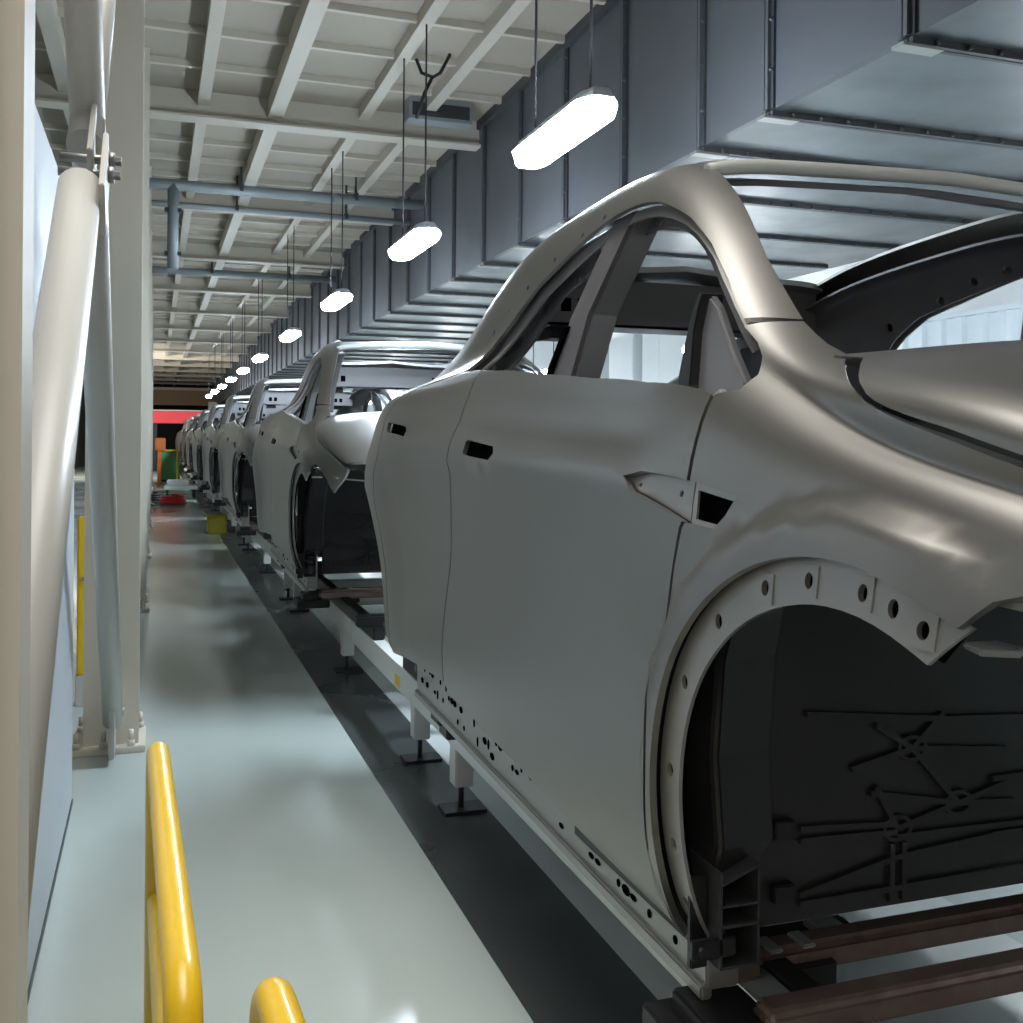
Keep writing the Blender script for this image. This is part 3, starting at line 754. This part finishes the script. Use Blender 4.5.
# strut above the lamps, cables, box, pipes
struct(MB().box(1.79, 1.89, 3.5, 58, CEIL-.10, CEIL).build('trim_%d' % k, 'beam')); k += 1
tag(MB().tube([(1.95, 8.1, 4.42), (1.98, 8.05, 4.30), (2.06, 8.0, 4.26), (2.12, 8.0, 4.30), (2.2, 8.0, 4.46)], .014, 8).tube([(2.06, 8.0, 4.27), (1.99, 8.0, 4.12), (1.93, 8.0, 3.92)], .014, 8).build('power_cable', 'cable'), 'looped black power cable hanging from the ceiling above the second lamp', 'cable')
o = tag(MB().box(2.15, 2.75, 9.2, 9.4, 4.30, CEIL).build('junction_box', 'pipe', None, .006), 'flat grey electrical box fixed to the ceiling by the black cable', 'box')
MB().box(2.18, 2.72, 9.194, 9.2, 4.33, 4.45).build('cover', 'duct_dark', o)
for y, z, r, l in ((12.1, 4.18, .060, 'thick grey pipe crossing under the ceiling, nearest of the pipes'), (12.75, 4.10, .035, 'thin grey pipe running just behind the thick ceiling pipe'), (18.5, 4.2, .06, 'grey pipe crossing the ceiling farther down the hall')):
    o = tag(MB().cyl((-3.2, y, z), (3.0, y, z), r, 14).build('ceiling_pipe', 'pipe'), l, 'pipe', 'ceiling pipes')
    if y < 12.5:
        MB().cyl((.17, 12.1, 3.25), (.17, 12.1, 4.18), .062, 14).build('drop_pipe', 'pipe', o)
        for z_ in (3.42, 3.9): MB().box(.08, .26, 12.06, 12.14, z_-.02, z_+.02).build('pipe_clamp', 'wire', o)
    for x in (-.4, .9, 2.2):
        MB().box(x-.012, x+.012, y-.012, y+.012, z, CEIL).box(x-.02, x+.02, y-r-.01, y+r+.01, z-.02, z+r+.012).build('pipe_hanger', 'wire', o)

# ------------------------------------------------------------------ cream columns, braces, partition at the left
COLX = -.175
def make_column():
    root = thing('steel_column', (0, 0, 0), 'x', 'column')
    q = MB().box(-.115, .115, 0, .014, .03, CEIL).box(-.115, .115, .22, .234, .03, CEIL).box(-.006, .006, .014, .22, .03, CEIL)
    q.build('shaft', 'beige', root)
    MB().box(-.17, .145, -.05, .30, 0, .03).build('base_plate', 'beige', root, .004)
    for x, y in ((-.14, -.025), (.085, -.025), (-.14, .27), (.12, .27), (-.03, -.025)):
        b = MB().cyl((x, y, .03), (x, y, .055), .018, 6).cyl((x, y, .055), (x, y, .10), .010, 8)
        b.build('anchor_bolt', 'beige', root)
    return root
col = make_column()
CY = [4.93, 8.80, 12.65, 16.5, 20.35, 24.2, 28.05, 31.9]
for i, y in enumerate(CY):
    c = col if i == 0 else copy_tree(col)
    c.location = (COLX, y, 0)
    tag(c, ['cream steel column with bolted base plate and braces, left of the walkway', 'cream steel column just behind the braced one', 'third cream column along the walkway, counting from the braced one',
            'fourth cream column along the walkway, counting from the braced one', 'fifth cream column along the walkway, counting from the braced one', 'sixth cream column along the walkway, counting from the braced one', 'seventh cream column along the walkway, counting from the braced one', 'farthest cream column along the walkway'][i], 'column', 'cream columns along the walkway')
BX = -.165
np_ = thing('door_post', (-.20, .80, 0), 'rounded cream post filling the left edge, closest to the camera', 'post')
MB().box(-.135, .115, -.06, .06, .02, CEIL-.02).build('post', 'beige', np_, .028, 4)
MB().box(-.16, .14, -.08, .08, 0, .02).build('foot_plate', 'beige', np_, .003)
MB().box(-.16, .14, -.08, .08, CEIL-.02, CEIL).build('head_plate', 'beige', np_, .003)
G = Vector((BX, 2.62, 2.03))
br = thing('cross_brace', (BX, 2.62, 0), 'white-cream crossed tube braces bolted at a middle joint, between the two nearest columns', 'brace')
def bl(o): o.location = (-BX, -2.62, 0); return o
bl(MB().cyl((BX, 4.84, .16), (BX, 1.3, 3.68), .042, 20).build('brace_tube', 'cream', br))
bl(MB().box(BX-.012, BX+.012, 4.70, 4.915, .03, .30).build('gusset_plate', 'cream', br, .004))
bl(MB().cyl((BX-.04, 4.80, .21), (BX+.05, 4.80, .21), .018, 6).build('pin_bolt', 'bolt', br))
d1 = Vector((0, 2.24, 1.98)).normalized()
bl(MB().cyl(G - d1*.10, (BX-.015, 1.02, .615), .047, 20).build('brace_tube', 'cream', br))
bl(MB().cyl(G + d1*.10, (BX, 4.80, 3.97), .042, 20).build('brace_tube', 'cream', br))
for s in (-1, 1):
    c = G + Vector((s*.016+.035, 0, 0))
    bl(MB().beam(c - d1*(.20 if s > 0 else .04), c + d1*(.05 if s > 0 else .20), .012, .13).build('joint_plate', 'cream', br, .003))
for t in (-.035, .035):
    p = G + d1*t
    bl(MB().cyl(p + Vector((-.05, 0, 0)), p + Vector((.085, 0, 0)), .011, 8).cyl(p + Vector((.055, 0, 0)), p + Vector((.070, 0, 0)), .020, 6).build('joint_bolt', 'bolt', br))

pt = thing('partition_panel', (-.31, 1.0, 0), 'pale grey flat partition panel standing behind the cross braces', 'partition')
MB().box(-.02, .02, 0, 3.3, .012, 2.23).build('panel', 'partition', pt, .003)
MB().box(-.025, .025, 0, 3.3, 0, .012).build('bottom_rail', 'line', pt)

# ------------------------------------------------------------------ yellow guards
def hoop(name, ya, yb, xa, xb, ztop, r, label, mid=True):
    root = thing(name, (xa, ya, 0), label, 'guard rail', 'yellow guard rails')
    def T(p): return (p[0]-xa, p[1]-ya, p[2])
    pa, pb = Vector((xa, ya, 0)), Vector((xb, yb, 0)); d = (pb-pa).normalized(); R = .075
    pts = [pa + Vector((0, 0, .02)), pa + Vector((0, 0, ztop-R))]
    for i in range(1, 7):
        a = PI/2*i/6; pts.append(pa + d*(R-R*math.cos(a)) + Vector((0, 0, ztop-R+R*math.sin(a))))
    for i in range(0, 7):
        a = PI/2*i/6; pts.append(pb - d*(R-R*math.sin(a)) + Vector((0, 0, ztop-R+R*math.cos(a))))
    pts.append(pb + Vector((0, 0, .02)))
    MB().tube([T(p) for p in pts], r, 20).build('hoop', 'yellow', root)
    if mid: MB().cyl(T(pa + Vector((0, 0, ztop*.5))), T(pb + Vector((0, 0, ztop*.5))), r*.85, 16).build('middle_rail', 'yellow', root)
    for p in (pa, pb): MB().box(p.x-xa-.045, p.x-xa+.045, p.y-ya-.045, p.y-ya+.045, 0, .012).build('foot_plate', 'yellow', root)
hoop('guard_hoop', 2.50, 1.36, .010, .040, .697, .0245, 'long yellow tube guard rail standing on the walkway, lower left')
hoop('guard_hoop', 1.385, .45, .145, .19, .697, .0245, 'yellow guard rail with only its rounded top visible at the bottom edge')
gp = thing('guard_post', (-.345, 5.83, 0), 'yellow guard post with pale foot behind the grey partition', 'guard post')
MB().box(-.03, .03, -.03, .03, .16, .98).build('post', 'yellow', gp, .008)
MB().box(-.035, .035, -.035, .035, 0, .16).build('foot', 'cream', gp, .004)
MB().cyl((0, -.03, .66), (0, -.04, .66), .012, 8).build('screw', 'bolt', gp)

# ------------------------------------------------------------------ far side and far end
for i, (ya, yb, l) in enumerate(((11.3, 11.75, 'tall white cabinet against the right wall, nearest of three'), (12.0, 12.75, 'tall white cabinet against the right wall, middle of three'), (13.0, 13.5, 'tall white cabinet against the right wall, farthest of three'))):
    cb = thing('tall_cabinet', (5.95, (ya+yb)/2, 0), l, 'cabinet', 'white cabinets at the right wall')
    h = (yb-ya)/2
    MB().box(-.2, .2, -h, h, .05, 2.75).build('carcass', 'white', cb, .006)
    MB().box(-.212, -.2, -h+.01, h-.01, .08, 2.72).build('door', 'white', cb, .003)
    MB().box(-.225, -.212, h-.07, h-.05, 1.1, 1.3).build('handle', 'bolt', cb)
    MB().box(-.18, .18, -h+.02, h-.02, 0, .05).build('plinth', 'duct_dark', cb)

ob = thing('plastic_bin', (.86, 15.75, 0), 'small olive yellow bin on the floor beside the dark lane', 'bin')
MB().box(-.13, .13, -.2, .2, 0, .24).build('tub', 'olive', ob, .012)
MB().box(-.14, .14, -.21, .21, .24, .26).build('lid', 'olive', ob, .006)

gb = thing('gantry', (1.1, 44, 0), 'red gantry beam across the far end of the line', 'gantry')
MB().box(-1.2, 1.6, -.15, .15, 1.92, 2.42).build('beam', 'red', gb, .02)
for x in (-1.1, 1.5): MB().box(x-.08, x+.08, -.1, .1, 0, 1.92).build('leg', 'night', gb, .01)
MB().box(-1.2, 1.6, -.17, .17, 2.42, 2.46).build('top_strip', 'cream', gb)
ft = thing('work_stand', (.12, 30.5, 0), 'orange stand with yellow rail at the far left end of the walkway', 'stand')
MB().box(-.05, .05, -.05, .05, 0, 1.25).build('post', 'orange', ft)
MB().box(-.12, .16, -.08, .08, 1.0, 1.35).build('box', 'orange', ft, .02)
MB().box(.0, .50, -.02, .02, .98, 1.03).build('rail', 'yellow', ft)
MB().box(.45, .50, -.02, .02, 0, .98).build('rail_post', 'yellow', ft)
gc = thing('tool_cabinet', (.42, 33, 0), 'green tool cabinet behind the orange stand at the far end', 'cabinet')
MB().box(-.30, .30, -.3, .3, .1, .95).build('body', 'green', gc, .02)
MB().box(-.32, .32, -.32, .32, .95, .99).build('top', 'orange', gc)
for x in (-.25, .25): MB().cyl((x, -.2, .05), (x+.03, -.2, .05), .05, 10).build('wheel', 'cable', gc)
MB().box(-.26, .26, -.26, .26, .04, .1).build('base', 'cable', gc)
tr = thing('parts_cart', (.62, 24.6, 0), 'low pale cart on the floor at the end of the walkway', 'cart')
MB().box(-.42, .30, -.45, .45, .22, .30).build('deck', 'white_steel', tr, .02)
MB().box(-.36, .10, -.3, .3, .30, .42).build('tray', 'white', tr, .02)
for x in (-.35, .22):
    for y in (-.35, .35): MB().cyl((x-.02, y, .11), (x+.02, y, .11), .11, 12).build('wheel', 'cable', tr)
for i, (c, r, l) in enumerate((((.35, 22.3), .26, 'coiled red hose on the floor before the pale cart'), ((-.02, 23.2), .2, 'coiled dark hose on the floor at the left of the cart'))):
    pts = [(c[0]+(r-.02*j/12)*math.cos(2*PI*j/12), c[1]+1.6*(r-.02*j/12)*math.sin(2*PI*j/12), .03+.05*j/12) for j in range(40)]
    tag(MB().tube(pts, .03, 8).build('hose_coil', ('red', 'cable')[i]), l, 'hose', 'hoses at the end of the walkway')
